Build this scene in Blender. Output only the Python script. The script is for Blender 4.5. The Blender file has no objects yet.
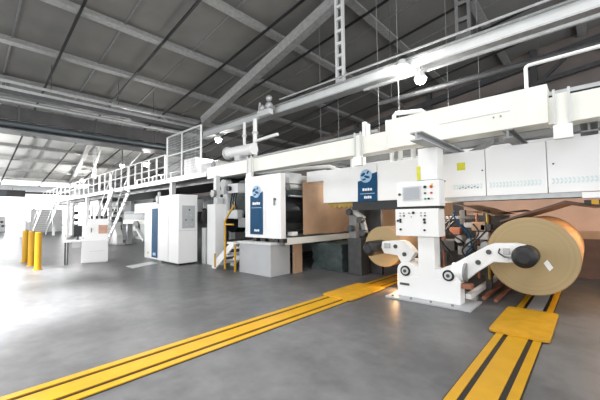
import bpy, bmesh, math, random
from mathutils import Vector, Matrix
random.seed(7)
C = bpy.context.scene.collection
sc = bpy.context.scene

# ---------------------------------------------------------------- materials
def mat(name, col, rough=0.5, metal=0.0, vary=0.06, scale=6.0, bump=0.0, spec=0.5, bscale=None):
    m = bpy.data.materials.new(name); m.use_nodes = True
    nt = m.node_tree; b = nt.nodes['Principled BSDF']
    b.inputs['Roughness'].default_value = rough; b.inputs['Metallic'].default_value = metal
    b.inputs['Specular IOR Level'].default_value = spec
    tc = nt.nodes.new('ShaderNodeTexCoord'); nz = nt.nodes.new('ShaderNodeTexNoise')
    nz.inputs['Scale'].default_value = scale; nz.inputs['Detail'].default_value = 5
    nt.links.new(tc.outputs['Object'], nz.inputs['Vector'])
    rp = nt.nodes.new('ShaderNodeValToRGB')
    rp.color_ramp.elements[0].position = 0.3; rp.color_ramp.elements[1].position = 0.7
    rp.color_ramp.elements[0].color = tuple(max(0, c*(1-vary)) for c in col)+(1,)
    rp.color_ramp.elements[1].color = tuple(min(1, c*(1+vary)) for c in col)+(1,)
    nt.links.new(nz.outputs['Fac'], rp.inputs['Fac']); nt.links.new(rp.outputs['Color'], b.inputs['Base Color'])
    if bump:
        bp = nt.nodes.new('ShaderNodeBump'); bp.inputs['Strength'].default_value = bump; bp.inputs['Distance'].default_value = 0.02
        n2 = nt.nodes.new('ShaderNodeTexNoise'); n2.inputs['Scale'].default_value = bscale or scale*4
        nt.links.new(tc.outputs['Object'], n2.inputs['Vector'])
        nt.links.new(n2.outputs['Fac'], bp.inputs['Height']); nt.links.new(bp.outputs['Normal'], b.inputs['Normal'])
    return m
def emis(name, col, st):
    m = bpy.data.materials.new(name); m.use_nodes = True
    b = m.node_tree.nodes['Principled BSDF']
    b.inputs['Base Color'].default_value = (0.8, 0.8, 0.8, 1)
    b.inputs['Emission Color'].default_value = col+(1,); b.inputs['Emission Strength'].default_value = st
    return m
M = dict(
 white=mat('white_enamel', (.80,.80,.79), .35, vary=.02, scale=2),
 wgrey=mat('pale_grey_paint', (.56,.57,.57), .45, vary=.05, scale=3),
 cream=mat('cream_paint', (.76,.76,.70), .42, vary=.04, scale=2.5),
 grey=mat('light_grey_paint', (.42,.43,.44), .5, vary=.04, scale=3),
 mgrey=mat('steel_grey', (.24,.245,.245), .45, .2, .12, 5),
 dgrey=mat('dark_steel', (.06,.061,.063), .45, .2, .2, 6),
 black=mat('black_rubber', (.009,.0095,.011), .5, vary=.2, scale=8),
 gloss=mat('black_polished_steel', (.02,.022,.026), .18, .4, .1, 4),
 teal=mat('dark_green_cover', (.055,.075,.075), .6, vary=.3, scale=5, bump=.4),
 galv=mat('galvanised_steel', (.40,.41,.41), .4, .45, .12, 8),
 galvd=mat('galvanised_rafter', (.31,.31,.30), .55, .1, .16, 7),
 yellow=mat('yellow_paint', (.52,.275,.004), .42, vary=.07, scale=4),
 yellow2=mat('worn_yellow_paint', (.52,.27,.006), .5, vary=.12, scale=6),
 blue=mat('blue_panel', (.004,.06,.145), .6, vary=.12, scale=3, spec=.2),
 lblue=mat('pale_blue_print', (.30,.46,.62), .45, vary=.12, scale=14),
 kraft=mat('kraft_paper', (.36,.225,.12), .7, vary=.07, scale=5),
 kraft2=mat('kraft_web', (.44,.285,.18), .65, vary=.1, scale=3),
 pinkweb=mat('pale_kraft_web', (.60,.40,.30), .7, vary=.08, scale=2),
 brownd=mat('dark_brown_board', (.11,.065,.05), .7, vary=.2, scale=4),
 ochre=mat('ochre_paper', (.42,.29,.06), .7, vary=.1, scale=8),
 copper=mat('rust_red_pipe', (.30,.12,.07), .5, .2, .15, 9),
 screen=mat('grey_screen', (.36,.38,.41), .15, vary=.05, scale=3),
 bgrey=mat('blue_grey_pipe', (.075,.09,.097), .4, .3, .15, 4),
 duct=mat('dark_duct', (.05,.047,.047), .5, .3, .25, 3),
 red=mat('red_button', (.5,.03,.02), .4), green=mat('green_button', (.03,.3,.09), .4),
 notice=mat('terracotta_notice', (.52,.30,.22), .6, vary=.15, scale=9),
 label=mat('yellow_label', (.62,.60,.03), .5, vary=.1, scale=20),
 concrete=mat('concrete_pale', (.30,.30,.30), .5, vary=.1, scale=4),
 tealtick=mat('pale_teal_print', (.60,.70,.71), .5),
 lamp=emis('lamp_glow', (1,.99,.96), 60), daylight=emis('daylight_pane', (.97,.99,1), 22),
 sky=emis('skylight_pane', (.97,.98,1), 1.0), warm=emis('warm_lamp', (1,.5,.16), 22),
)
# core: rings of wound paper on the roll's end
def rollmat():
    m = mat('wound_paper_end', (.33,.25,.145), .75, vary=.05, scale=4)
    nt = m.node_tree; b = nt.nodes['Principled BSDF']
    tc = nt.nodes.new('ShaderNodeTexCoord'); sx = nt.nodes.new('ShaderNodeSeparateXYZ')
    nt.links.new(tc.outputs['Object'], sx.inputs['Vector'])
    cx = nt.nodes.new('ShaderNodeCombineXYZ'); nt.links.new(sx.outputs['X'], cx.inputs['X']); nt.links.new(sx.outputs['Z'], cx.inputs['Y'])
    ln = nt.nodes.new('ShaderNodeVectorMath'); ln.operation = 'LENGTH'; nt.links.new(cx.outputs['Vector'], ln.inputs[0])
    nz = nt.nodes.new('ShaderNodeTexNoise'); nz.noise_dimensions = '1D'; nz.inputs['Scale'].default_value = 26; nz.inputs['Detail'].default_value = 4
    nt.links.new(ln.outputs['Value'], nz.inputs['W'])
    rp = nt.nodes.new('ShaderNodeValToRGB'); rp.color_ramp.elements[0].position = .3; rp.color_ramp.elements[1].position = .7
    rp.color_ramp.elements[0].color = (.355,.265,.135,1); rp.color_ramp.elements[1].color = (.385,.29,.15,1)
    nt.links.new(nz.outputs['Fac'], rp.inputs['Fac']); nt.links.new(rp.outputs['Color'], b.inputs['Base Color'])
    return m
M['rollend'] = rollmat()
def floormat():
    m = bpy.data.materials.new('polished_concrete'); m.use_nodes = True
    nt = m.node_tree; b = nt.nodes['Principled BSDF']; L = nt.links
    tc = nt.nodes.new('ShaderNodeTexCoord')
    n1 = nt.nodes.new('ShaderNodeTexNoise'); n1.inputs['Scale'].default_value = .55; n1.inputs['Detail'].default_value = 8; n1.inputs['Roughness'].default_value = .62
    n2 = nt.nodes.new('ShaderNodeTexNoise'); n2.inputs['Scale'].default_value = 5; n2.inputs['Detail'].default_value = 5
    for n in (n1, n2): L.new(tc.outputs['Object'], n.inputs['Vector'])
    mx = nt.nodes.new('ShaderNodeMix'); mx.inputs[0].default_value = .3
    L.new(n1.outputs['Fac'], mx.inputs[2]); L.new(n2.outputs['Fac'], mx.inputs[3])
    rp = nt.nodes.new('ShaderNodeValToRGB'); rp.color_ramp.elements[0].position = .40; rp.color_ramp.elements[1].position = .62
    rp.color_ramp.elements[0].color = (.085,.086,.089,1); rp.color_ramp.elements[1].color = (.155,.156,.159,1)
    L.new(mx.outputs[0], rp.inputs['Fac']); L.new(rp.outputs['Color'], b.inputs['Base Color'])
    r2 = nt.nodes.new('ShaderNodeMapRange'); r2.inputs['To Min'].default_value = .30; r2.inputs['To Max'].default_value = .50
    L.new(n1.outputs['Fac'], r2.inputs['Value']); L.new(r2.outputs['Result'], b.inputs['Roughness'])
    b.inputs['Specular IOR Level'].default_value = .22
    return m
M['floor'] = floormat()
def roofmat():
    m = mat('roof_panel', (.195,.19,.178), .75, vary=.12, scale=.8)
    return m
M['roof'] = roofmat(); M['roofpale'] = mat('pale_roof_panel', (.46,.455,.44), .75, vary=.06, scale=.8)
M['wall'] = mat('brown_grey_cladding', (.15,.128,.118), .8, vary=.12, scale=1.2)
M['wallw'] = mat('pale_wall', (.75,.76,.76), .7, vary=.04, scale=1.0)

# ---------------------------------------------------------------- mesh builder
class MB:
    def __init__(s): s.bm = bmesh.new()
    def hexa(s, pts):
        v = [s.bm.verts.new(p) for p in pts]
        for f in ((0,3,2,1),(4,5,6,7),(0,1,5,4),(1,2,6,5),(2,3,7,6),(3,0,4,7)): s.bm.faces.new([v[i] for i in f])
        return s
    def box(s, x0,x1,y0,y1,z0,z1, bev=0.0):
        if bev:
            t = bmesh.new(); o = s.bm; s.bm = t
            s.box(x0,x1,y0,y1,z0,z1)
            bmesh.ops.bevel(t, geom=t.edges[:], offset=bev, segments=2, affect='EDGES', profile=.7)
            me = bpy.data.meshes.new('tmp'); t.to_mesh(me); t.free(); s.bm = o; o.from_mesh(me); bpy.data.meshes.remove(me)
            return s
        return s.hexa([(x0,y0,z0),(x1,y0,z0),(x1,y1,z0),(x0,y1,z0),(x0,y0,z1),(x1,y0,z1),(x1,y1,z1),(x0,y1,z1)])
    def bar(s, a, b, w, h=None, up=(0,0,1)):
        a, b = Vector(a), Vector(b); h = h or w; d = (b-a).normalized()
        u = Vector(up)
        if abs(d.dot(u)) > .98: u = Vector((0,1,0))
        r = d.cross(u).normalized()*w/2; t = r.cross(d).normalized()*h/2
        return s.hexa([a-r-t,a+r-t,b+r-t,b-r-t,a-r+t,a+r+t,b+r+t,b-r+t])
    def cyl(s, a, b, r, seg=20, r2=None, cap=True):
        a, b = Vector(a), Vector(b); d = (b-a); L = d.length; d.normalize()
        q = Vector((0,0,1)).rotation_difference(d).to_matrix().to_4x4()
        bmesh.ops.create_cone(s.bm, cap_ends=cap, segments=seg, radius1=r, radius2=r if r2 is None else r2, depth=L,
                              matrix=Matrix.Translation((a+b)/2) @ q)
        return s
    def sph(s, c, r, seg=14, sc_=(1,1,1)):
        bmesh.ops.create_uvsphere(s.bm, u_segments=seg, v_segments=seg//2+2, radius=r,
                                  matrix=Matrix.Translation(c) @ Matrix.Diagonal(sc_+(1,)))
        return s
    def tube(s, pts, r, seg=8):
        pts = [Vector(p) for p in pts]; rings = []
        prev = None
        for i, p in enumerate(pts):
            d = (pts[min(i+1,len(pts)-1)]-pts[max(i-1,0)]).normalized()
            if prev is None:
                u = Vector((0,0,1)) if abs(d.z) < .9 else Vector((1,0,0)); n = d.cross(u).normalized()
            else: n = (prev - d*prev.dot(d)).normalized()
            prev = n; c = d.cross(n)
            rings.append([s.bm.verts.new(p + (n*math.cos(2*math.pi*k/seg)+c*math.sin(2*math.pi*k/seg))*r) for k in range(seg)])
        for A, B in zip(rings, rings[1:]):
            for k in range(seg): s.bm.faces.new((A[k],A[(k+1)%seg],B[(k+1)%seg],B[k]))
        s.bm.faces.new(rings[0][::-1]); s.bm.faces.new(rings[-1]); return s
    def prism(s, poly, axis, d0, d1):
        # poly: (a,b) pairs; axis 'y' -> (x,z), axis 'x' -> (y,z), axis 'z' -> (x,y)
        def P(a, b, d): return {'y':(a,d,b),'x':(d,a,b),'z':(a,b,d)}[axis]
        A = [s.bm.verts.new(P(a,b,d0)) for a,b in poly]; B = [s.bm.verts.new(P(a,b,d1)) for a,b in poly]
        s.bm.faces.new(A); s.bm.faces.new(B[::-1]); n = len(poly)
        for i in range(n): s.bm.faces.new((A[i],B[i],B[(i+1)%n],A[(i+1)%n]))
        return s
    def sheet(s, rows, th=.006):
        # rows of points, thickened downward along the normal
        g = [[s.bm.verts.new(p) for p in r] for r in rows]; fs = []
        for A, B in zip(g, g[1:]):
            for i in range(len(A)-1): fs.append(s.bm.faces.new((A[i],A[i+1],B[i+1],B[i])))
        bmesh.ops.recalc_face_normals(s.bm, faces=fs)
        bmesh.ops.solidify(s.bm, geom=fs, thickness=th)
        return s
    def build(s, name, m, parent=None, loc=None, smooth=False, bev=0.0):
        bmesh.ops.recalc_face_normals(s.bm, faces=s.bm.faces[:])
        if bev: bmesh.ops.bevel(s.bm, geom=s.bm.edges[:], offset=bev, segments=2, affect='EDGES', profile=.7)
        off = Vector(loc) if loc is not None else (parent['_w'] if False else None)
        if parent is not None: off = world(parent)
        elif loc is not None: off = Vector(loc)
        else:
            xs = [v.co for v in s.bm.verts]
            lo = Vector([min(c[i] for c in xs) for i in range(3)]); hi = Vector([max(c[i] for c in xs) for i in range(3)])
            off = Vector(((lo.x+hi.x)/2, (lo.y+hi.y)/2, lo.z))
        bmesh.ops.translate(s.bm, verts=s.bm.verts[:], vec=-off)
        me = bpy.data.meshes.new(name); s.bm.to_mesh(me); s.bm.free()
        me.materials.append(M[m] if isinstance(m, str) else m)
        if smooth:
            for p in me.polygons: p.use_smooth = True
            try: me.set_sharp_from_angle(angle=math.radians(smooth if smooth is not True else 40))
            except Exception: pass
        o = bpy.data.objects.new(name, me); C.objects.link(o)
        if parent is not None: o.parent = parent
        else: o.location = off
        return o
def world(o):
    v = Vector(o.location)
    while o.parent: o = o.parent; v = v+Vector(o.location)
    return v
def tag(o, label, cat, group=None, kind=None):
    if label: o['label'] = label
    if cat: o['category'] = cat
    if group: o['group'] = group
    if kind: o['kind'] = kind
    return o
def thing(name, label, cat, loc, group=None):
    o = bpy.data.objects.new(name, None); C.objects.link(o); o.location = loc; o.empty_display_size = .1
    return tag(o, label, cat, group)
def struct(o): o['kind'] = 'structure'; return o
def dup(root, loc, label=None):
    r = root.copy(); C.objects.link(r); r.location = loc
    if label: r['label'] = label
    for ch in list(root.children):
        c = ch.copy(); C.objects.link(c); c.parent = r
        for g in ch.children:
            d = g.copy(); C.objects.link(d); d.parent = c
    return r
B = lambda *a, **k: MB().box(*a, **k)

# ---------------------------------------------------------------- the hall
def RZ(x): return 9.75 + .14*(x+2.8)
XE = -38.0
struct(MB().box(-76,9,-9,20,-.3,0).build('floor', 'floor'))
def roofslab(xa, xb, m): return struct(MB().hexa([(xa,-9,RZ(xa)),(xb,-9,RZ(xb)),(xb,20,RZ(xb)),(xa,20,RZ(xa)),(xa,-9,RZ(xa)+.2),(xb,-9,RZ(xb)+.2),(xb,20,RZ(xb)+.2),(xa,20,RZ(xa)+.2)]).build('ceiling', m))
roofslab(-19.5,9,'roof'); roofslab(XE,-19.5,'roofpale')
struct(MB().box(-76,XE,-9,20,RZ(XE)+.0,RZ(XE)+.2).build('ceiling', 'wallw'))
struct(MB().prism([(-76,0),(9,0),(9,RZ(9)),(XE,RZ(XE)),(-76,RZ(XE))],'y',20,20.3).build('wall_back', 'wall'))
struct(MB().box(-76.3,-76,-9,20,0,RZ(XE)).build('wall_far', 'wallw'))
n = 0
for y0 in range(-8, 19, 3):                                           # tall windows in the far end wall
    n += 1
    w = MB().box(-76,-75.93,y0-.02,y0+2.7,.5,4.6)
    w = struct(w.build('window_%d' % n, 'wallw'))
    MB().box(-75.93,-75.9,y0+.06,y0+2.62,.6,4.5).build('pane', 'daylight', w)
    f = MB()
    for k in (1,2): f.box(-75.9,-75.86,y0+.06+.853*k-.03,y0+.06+.853*k+.03,.6,4.5)
    f.box(-75.9,-75.86,y0+.06,y0+2.62,2.5,2.57); f.build('glazing_bar', 'wgrey', w)
# the roof frame: cross purlins and sloping rafters
n = 0
def roofbar(a, b, w, h, m, drop=0):
    global n; n += 1
    a = Vector(a); b = Vector(b)
    return struct(MB().bar(a-Vector((0,0,drop)), b-Vector((0,0,drop)), w, h).build('trim_%d' % n, m))
for x in [0,-3,-6,-9,-12,-15,-18,-21,-24,-27,-30,-33,-36]:
    z = RZ(x)
    n += 1
    b_ = MB(); b_.bar((x,-9,z-.10),(x,20,z-.10),.10,.20)
    b_.bar((x,-9,z-.215),(x,20,z-.215),.34,.03)
    struct(b_.build('trim_%d' % n, 'galvd'))
for y in [-8,-5.4,-2.75,-.1,2.55,5.2,7.85,10.2,12.7,15.2,17.8]:
    roofbar((XE,y,RZ(XE)),(9,y,RZ(9)),.075,.07,'black',.27)
for y in [-6.7,-4.1,-1.45,1.2,3.9,6.5,9.0,11.4,14,16.5]:
    roofbar((XE,y,RZ(XE)),(9,y,RZ(9)),.05,.05,'mgrey',.03)
# sloping main frame members
roofbar((-5.2,8.6,9.35),(-14.6,8.6,6.75),.34,.40,'galvd',.25)
roofbar((-24.0,5.9,RZ(-24.0)-.1),(-36.5,7.3,RZ(-36.5)-.1),.22,.22,'galvd',.2)
# eave frame across the low end of the roof, clerestory strip beneath it
roofbar((XE,-9,RZ(XE)-.14),(XE,20,RZ(XE)-.14),.2,.22,'mgrey')
for y in (-2.5,12.5): struct(MB().box(XE-.15,XE+.15,y-.15,y+.15,0,RZ(XE)-.2).build('trim_%d' % (n+1), 'wgrey')); n += 1
sk = struct(MB().hexa([(XE+.2,-9,RZ(XE+.2)-.27),(-36.3,-9,RZ(-36.3)-.27),(-36.3,9,RZ(-36.3)-.27),(XE+.2,9,RZ(XE+.2)-.27),
                      (XE+.2,-9,RZ(XE+.2)-.24),(-36.3,-9,RZ(-36.3)-.24),(-36.3,9,RZ(-36.3)-.24),(XE+.2,9,RZ(XE+.2)-.24)]).build('window_20', 'sky'))
# wall posts and sloping girt on the back wall
for x in (-12.5,-7.2,-1.9,3.4): struct(MB().box(x-.14,x+.14,19.75,20,0,RZ(x)).build('trim_%d' % (n+1), 'dgrey')); n += 1
roofbar((-30,19.85,RZ(-30)-.5),(9,19.85,RZ(9)-.5),.3,.35,'dgrey',.2)
roofbar((-6.5,19.7,RZ(-6.5)-1.5),(9,19.7,RZ(9)-1.9),.2,.2,'dgrey',.2)
roofbar((-4.6,19.7,5.5),(-.3,19.7,9.3),.15,.15,'dgrey')
roofbar((-.3,19.7,9.3),(5,19.7,7.8),.15,.15,'dgrey')

# ---------------------------------------------------------------- overhead cross services (along the hall's width)
gx = -16.0
def ytube(name, x, z, y0, y1, r, m, label, cat, group=None):
    return tag(MB().cyl((x,y0,z),(x,y1,z),r,16).build(name, m, smooth=True), label, cat, group)
t = thing('cable_tray', 'galvanised cable tray of two rails hanging highest in the overhead bundle', 'cable tray', (gx,3,6.4))
MB().box(gx-.03,gx+.03,-3,8.9,6.68,6.78).build('rail', 'galv', t)
MB().box(gx+.35,gx+.41,-3,8.9,6.3,6.42).build('rail', 'galv', t)
for y in (1.2,4.6,7.2):
    MB().bar((gx-.1,y,6.72),(gx+.55,y,6.05),.12,.09).build('bracket', 'mgrey', t)
for y in (2.5,5.0,6.6):
    tag(MB().cyl((gx,y,6.73),(gx,y,RZ(gx)-.1),.015,6).build('hanger_rod', 'dgrey'),
        {2.5:'thin dark hanger rod nearest the left edge above the cable tray',5.0:'thin dark hanger rod above the middle of the cable tray',6.6:'thin dark hanger rod above the cable tray near the mesh guard'}[y], 'hanger rod', 'rods above the cable tray')
tag(MB().box(gx+.5,gx+.9,-3,8.9,6.0,6.16).build('trunking', 'dgrey'), 'dark trunking running under the hanging cable tray', 'trunking')
ytube('supply_pipe', gx+.6, 5.84, -3, 7.7, .075, 'galv', 'shiny silver pipe running above the large dark duct', 'pipe')
d = thing('air_duct', 'large dark rectangular duct crossing the hall above the walkway', 'duct', (gx,3,5.2))
MB().box(gx-.5,gx+.45,-3,8.9,5.2,5.72,bev=.03).build('duct_body', 'duct', d)
for y in (-1,1.5,4,6.5): MB().box(gx-.53,gx+.48,y-.03,y+.03,5.17,5.75).build('flange', 'dgrey', d)
ytube('water_pipe', gx+.42, 5.03, -3, 8.9, .13, 'bgrey', 'blue grey pipe running beneath the large dark duct', 'pipe')
g = thing('cross_girder', 'dark steel girder at the bottom of the overhead service bundle', 'girder', (gx,3,4.82))
MB().box(gx-.02,gx+.1,-3,9.5,4.86,5.16).build('web', 'dgrey', g)
MB().box(gx-.45,gx+.55,-3,9.5,4.82,4.86).build('flange', 'dgrey', g)

# lattice hangers
def lattice(name, label, x, y, z0, z1, w, m, grp=None):
    L = thing(name, label, 'hanger', (x,y,z0), grp)
    for sx in (-1,1): MB().box(x+sx*w/2-.035,x+sx*w/2+.035,y-.05,y+.05,z0,z1).build('stile', m, L)
    k = max(3, round((z1-z0)/.42))
    for i in range(k+1):
        z = z0+.06+(z1-z0-.12)*i/k
        MB().box(x-w/2+.035,x+w/2-.035,y-.045,y+.045,z-.045,z+.045).build('rung', m, L)
    return L
lattice('lattice_hanger', 'light grey ladder-like hanger holding the crane beam from the roof', -5.58, 8.0, 5.66, RZ(-5.58)-.02, .24, 'wgrey')
L = lattice('lattice_hanger', 'dark slim lattice hanger above the beam near the right end', -2.05, 8.0, 5.66, RZ(-2.05)-.02, .26, 'dgrey')
lattice('lattice_hanger', 'slim white lattice hanger rising over the far walkway railing', -25.0, 6.4, 4.2, RZ(-25)-.24, .42, 'galv')
lab = ['pale slanting brace left of the pair of braces under the girder','pale slanting brace in the middle under the dark girder','pale slanting brace nearest the mesh guard under the girder']
for k, (a, b) in enumerate((((-23.5,6.5,RZ(-23.5)-.15),(-24.3,6.06,4.27)), ((-20.5,6.6,RZ(-20.5)-.15),(-18.6,6.06,4.27)), ((-16.6,6.3,4.8),(-17.4,6.06,4.27)))):
    tag(MB().bar(a,b,.07,.07).build('brace', 'galv'), lab[k], 'brace', 'slanting braces over the walkway')

# ---------------------------------------------------------------- crane runway beam along the machine
r = thing('crane_beam', 'long bright steel crane beam hanging above the machine', 'beam', (-2,8,5.28))
MB().box(-13.5,9,7.82,8.18,5.56,5.60).build('flange', 'galv', r)
MB().box(-13.5,9,7.82,8.18,5.27,5.31).build('flange', 'galv', r)
MB().box(-13.5,9,7.90,8.10,5.31,5.56).build('web', 'wgrey', r)
MB().cyl((-8.0,7.7,5.68),(9,7.7,5.68),.03,8).build('conductor_rail', 'galv', r)
MB().cyl((-4.6,7.75,5.08),(9,7.75,5.08),.045,8).build('conduit', 'galv', r)
tr = thing('hoist_trolley', 'small grey hoist trolley riding on the crane beam', 'hoist', (-8.6,7.9,5.5))
MB().box(-8.95,-8.3,7.45,7.66,5.2,5.4).build('body', 'wgrey', tr, bev=.02)
MB().sph((-8.75,7.55,5.5),.14).build('wheel', 'galv', tr, smooth=True); MB().sph((-8.4,7.55,5.52),.14).build('wheel', 'galv', tr, smooth=True)
MB().sph((-8.4,7.55,5.78),.12).build('knob', 'galv', tr, smooth=True)
MB().bar((-9,7.55,5.2),(-8.9,7.55,5.75),.05).build('bracket', 'wgrey', tr)
MB().box(-8.9,-8.35,7.5,7.8,5.4,5.55).build('carriage', 'mgrey', tr)
spk = thing('sprinkler_pipe','grey pipe running below and behind the bright crane beam','pipe',(0,8.6,4.9))
MB().cyl((-4.6,8.6,4.9),(9,8.6,4.9),.08,10).build('pipe_run','dgrey',spk,smooth=True)
for x in (-4.2,-.7,3): MB().cyl((x,8.6,4.95),(x,8.6,RZ(x)-.02),.01,6).build('hanger_rod','dgrey',spk)

# lamps: visible high-bay lights
def lampthing(x, y, z, label, r=.12, top=None, power=60):
    L = thing('bay_light', label, 'lamp', (x,y,z), 'round lamps over the machine')
    MB().cyl((x,y,z+.02),(x,y,z+.20),r*1.15,18,r2=r*.5).build('housing', 'wgrey', L, smooth=True)
    MB().sph((x,y,z),r,16).build('bulb', 'lamp', L, smooth=True)
    MB().cyl((x,y,z+.2),(x,y,top or z+.35),.02,8).build('stem', 'mgrey', L)
    ld = bpy.data.lights.new('bay_light_glow','POINT'); ld.energy = power; ld.shadow_soft_size = r*1.3; ld.color = (1,.98,.94)
    lo = bpy.data.objects.new('bay_light_glow', ld); C.objects.link(lo); lo.location = (x,y-.02,z-.2)
    return L
lampthing(-3.45,7.72,5.33,'brilliant round lamp clamped to the crane beam', .16, 5.56, 30)
lampthing(-3.0,7.75,4.9,'round lamp hanging just below the crane beam', .13, 5.2, 25)
lampthing(-12.2,7.9,5.0,'round glowing lamp right of the mesh guard frame', .14, 5.3, 60)
lampthing(-24.0,7.8,5.2,'small glowing lamp over the far walkway, left of a similar one', .14, RZ(-24)-.02, 120)
lampthing(-19.8,7.8,4.8,'glowing lamp behind the left post of the mesh guard', .17, RZ(-19.8)-.02, 90)
lampthing(-31.5,7.2,4.75,'farthest small glowing lamp over the walkway', .16, RZ(-31.5)-.02, 160)

# ---------------------------------------------------------------- white overhead box beam of the reel splicer
bm_ = thing('overhead_beam', 'long cream box beam carried above the white covers', 'beam', (-3,6.05,2.88))
MB().box(-10.0,-3.03,6.02,6.35,2.88,3.28,bev=.012).build('beam_body', 'cream', bm_)
MB().box(-.43,.19,6.02,6.35,2.87,3.28,bev=.012).build('beam_body', 'cream', bm_)
MB().box(.19,6,6.1,6.4,2.9,3.28,bev=.012).build('beam_body', 'cream', bm_)
MB().box(-3.03,-.42,5.98,6.4,2.9,3.49,bev=.01).build('beam_cover', 'cream', bm_)
MB().box(-2.0,-.9,5.972,5.98,3.19,3.197).build('cover_seam', 'wgrey', bm_)
for x in (-1.13,-1.03): MB().cyl((x,5.965,3.13),(x,5.98,3.13),.014,8).build('cover_screw', 'mgrey', bm_)
MB().box(-.42,6,6.2,6.26,3.36,3.42).build('top_rail', 'galv', bm_)
MB().box(-.42,6,6.22,6.24,3.28,3.36).build('top_rail_web', 'black', bm_)
tag(MB().cyl((-9.0,6.25,3.36),(-3.4,6.25,3.40),.035,10).build('conduit','galv',smooth=True), 'thin grey conduit lying along the top of the cream beam', 'conduit')
def clampst(x0, x1, z0, label):
    k = thing('beam_clamp', label, 'clamp', ((x0+x1)/2,5.95,z0), 'clamps wrapped around the cream beam')
    MB().box(x0+.005,x1-.005,5.955,6.015,z0,3.30).build('clamp_plate','cream',k,bev=.005)
    for x in (x0, x1-.03): MB().box(x,x+.03,5.92,5.955,z0+.22,3.36).build('strap','wgrey',k)
    MB().box(x0-.01,x1+.01,5.90,5.955,z0,z0+.20).build('clamp_foot','white',k,bev=.006)
clampst(-3.81,-3.63,2.62,'narrow white clamp on the cream beam above the blue sign')
clampst(-.36,-.16,2.62,'white clamp with two straps on the right end of the beam')
clampst(-7.62,-7.40,2.63,'white clamp post joining the cream beam to the logo cabinet')
tb = MB(); pts = [(-3.03,6.3,3.30),(-3.03,6.3,3.66),(-2.99,6.3,3.70),(-2.55,6.6,3.72),(-2.5,6.7,3.68),(-2.5,6.7,3.5)]
tag(tb.tube(pts,.045,10).build('vent_pipe','white',smooth=True), 'white bent pipe stub at the left end of the tall beam cover', 'pipe')
tag(MB().box(-3.24,-3.17,6.3,6.36,3.28,3.60,bev=.008).build('post_stub','white'), 'short white post stub left of the bent pipe on beam', 'post')
tag(MB().box(-3.70,-3.62,6.1,6.2,3.28,3.62,bev=.008).box(-3.60,-3.55,6.1,6.2,3.28,3.56).build('bracket_pair','white'), 'pair of white upright brackets on the cream beam above the clamp', 'bracket')
tag(MB().tube([(-.70,6.25,3.45),(-.70,6.25,3.90),(-.69,6.25,3.93),(-.66,6.25,3.945),(.0,6.25,3.945),(6,6.25,3.945)],.028,10).build('handrail','white',smooth=True), 'white bent tube handrail rising from the beam at the right', 'handrail')

# steel framing between beam and covers
def ibeam_y(x, y0, y1, z, w, h, label, m='mgrey', dx=0):
    k = thing('cross_joist', label, 'joist', (x,y0,z), 'grey joists between the cream beam and the covers')
    for zz in (z, z+h-.02): MB().hexa([(x-w/2,y0,zz),(x+w/2,y0,zz),(x+w/2+dx,y1,zz),(x-w/2+dx,y1,zz),(x-w/2,y0,zz+.02),(x+w/2,y0,zz+.02),(x+w/2+dx,y1,zz+.02),(x-w/2+dx,y1,zz+.02)]).build('flange', m, k)
    MB().hexa([(x-.015,y0,z+.02),(x+.015,y0,z+.02),(x+.015+dx,y1,z+.02),(x-.015+dx,y1,z+.02),(x-.015,y0,z+h-.02),(x+.015,y0,z+h-.02),(x+.015+dx,y1,z+h-.02),(x-.015+dx,y1,z+h-.02)]).build('web', m, k)
ibeam_y(-2.04,5.0,7.3,2.74,.20,.14,'grey steel joist resting on the white control post','grey')
ibeam_y(-.95,6.0,8.2,2.76,.14,.14,'grey steel joist in the middle under the tall beam cover',dx=.05)
ibeam_y(-4.6,6.4,8.6,2.74,.14,.12,'grey steel joist left of the narrow white clamp')
ibeam_y(.02,6.3,8.4,2.74,.2,.14,'grey steel joist under the beam at the right clamp')
tag(MB().box(-6,6,7.15,7.3,2.93,3.05).build('channel_rail','mgrey'), 'grey channel rail running along behind the cream beam', 'rail')
tag(MB().box(-6,6,8.3,8.45,2.9,3.1).build('channel_rail','wgrey'), 'pale channel rail farthest behind the cream beam', 'rail')
for k, (x0,y0,x1,y1) in enumerate(((-2.3,8.1,-1.2,6.5),(-3.9,7.9,-3.2,6.7))):
    tag(MB().bar((x0,y0,2.85),(x1,y1,2.85),.08,.08).build('diagonal_brace','mgrey'), ['grey diagonal brace under the beam right of the control post','grey diagonal brace under the beam left of the control post'][k], 'brace')
for k, (x, y, z0, z1) in enumerate(((-4.5,6.9,2.7,3.3),(-4.15,6.9,2.7,3.15),(-3.35,6.8,2.72,3.0),(-3.05,6.6,2.7,3.0),(-2.72,6.5,2.7,2.95))):
    tag(MB().cyl((x,y,z0),(x,y,z1),.05,12).build('pipe_stub','white',smooth=True),
        ['white pipe stub farthest left of the row on top of the cover','white pipe stub second from left on top of the cover','white pipe stub right of the narrow clamp on the cover','white pipe stub second from the control post on the cover','white pipe stub nearest the control post on the cover'][k], 'pipe', 'pipe stubs on the cover')
for k, (x, y) in enumerate(((-4.3,8),(-3.7,8.0),(-2.75,9),(-2.1,9.5),(-7.2,9),(-6.4,9))):
    tag(MB().cyl((x,y,3.0),(x,y,RZ(x)-.1),.007,6).build('hanger_wire','mgrey'), None, 'wire', 'thin hanger wires')['label'] = ['thin pale wire left of the two by the narrow clamp','thin pale wire right of the narrow clamp','thin pale wire behind the control post joist','thin pale wire behind the tall beam cover, under the dark hanger','thin pale wire under the crane beam, left of its neighbour','thin pale wire under the crane beam left of the ladder hanger'][k]

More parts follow.
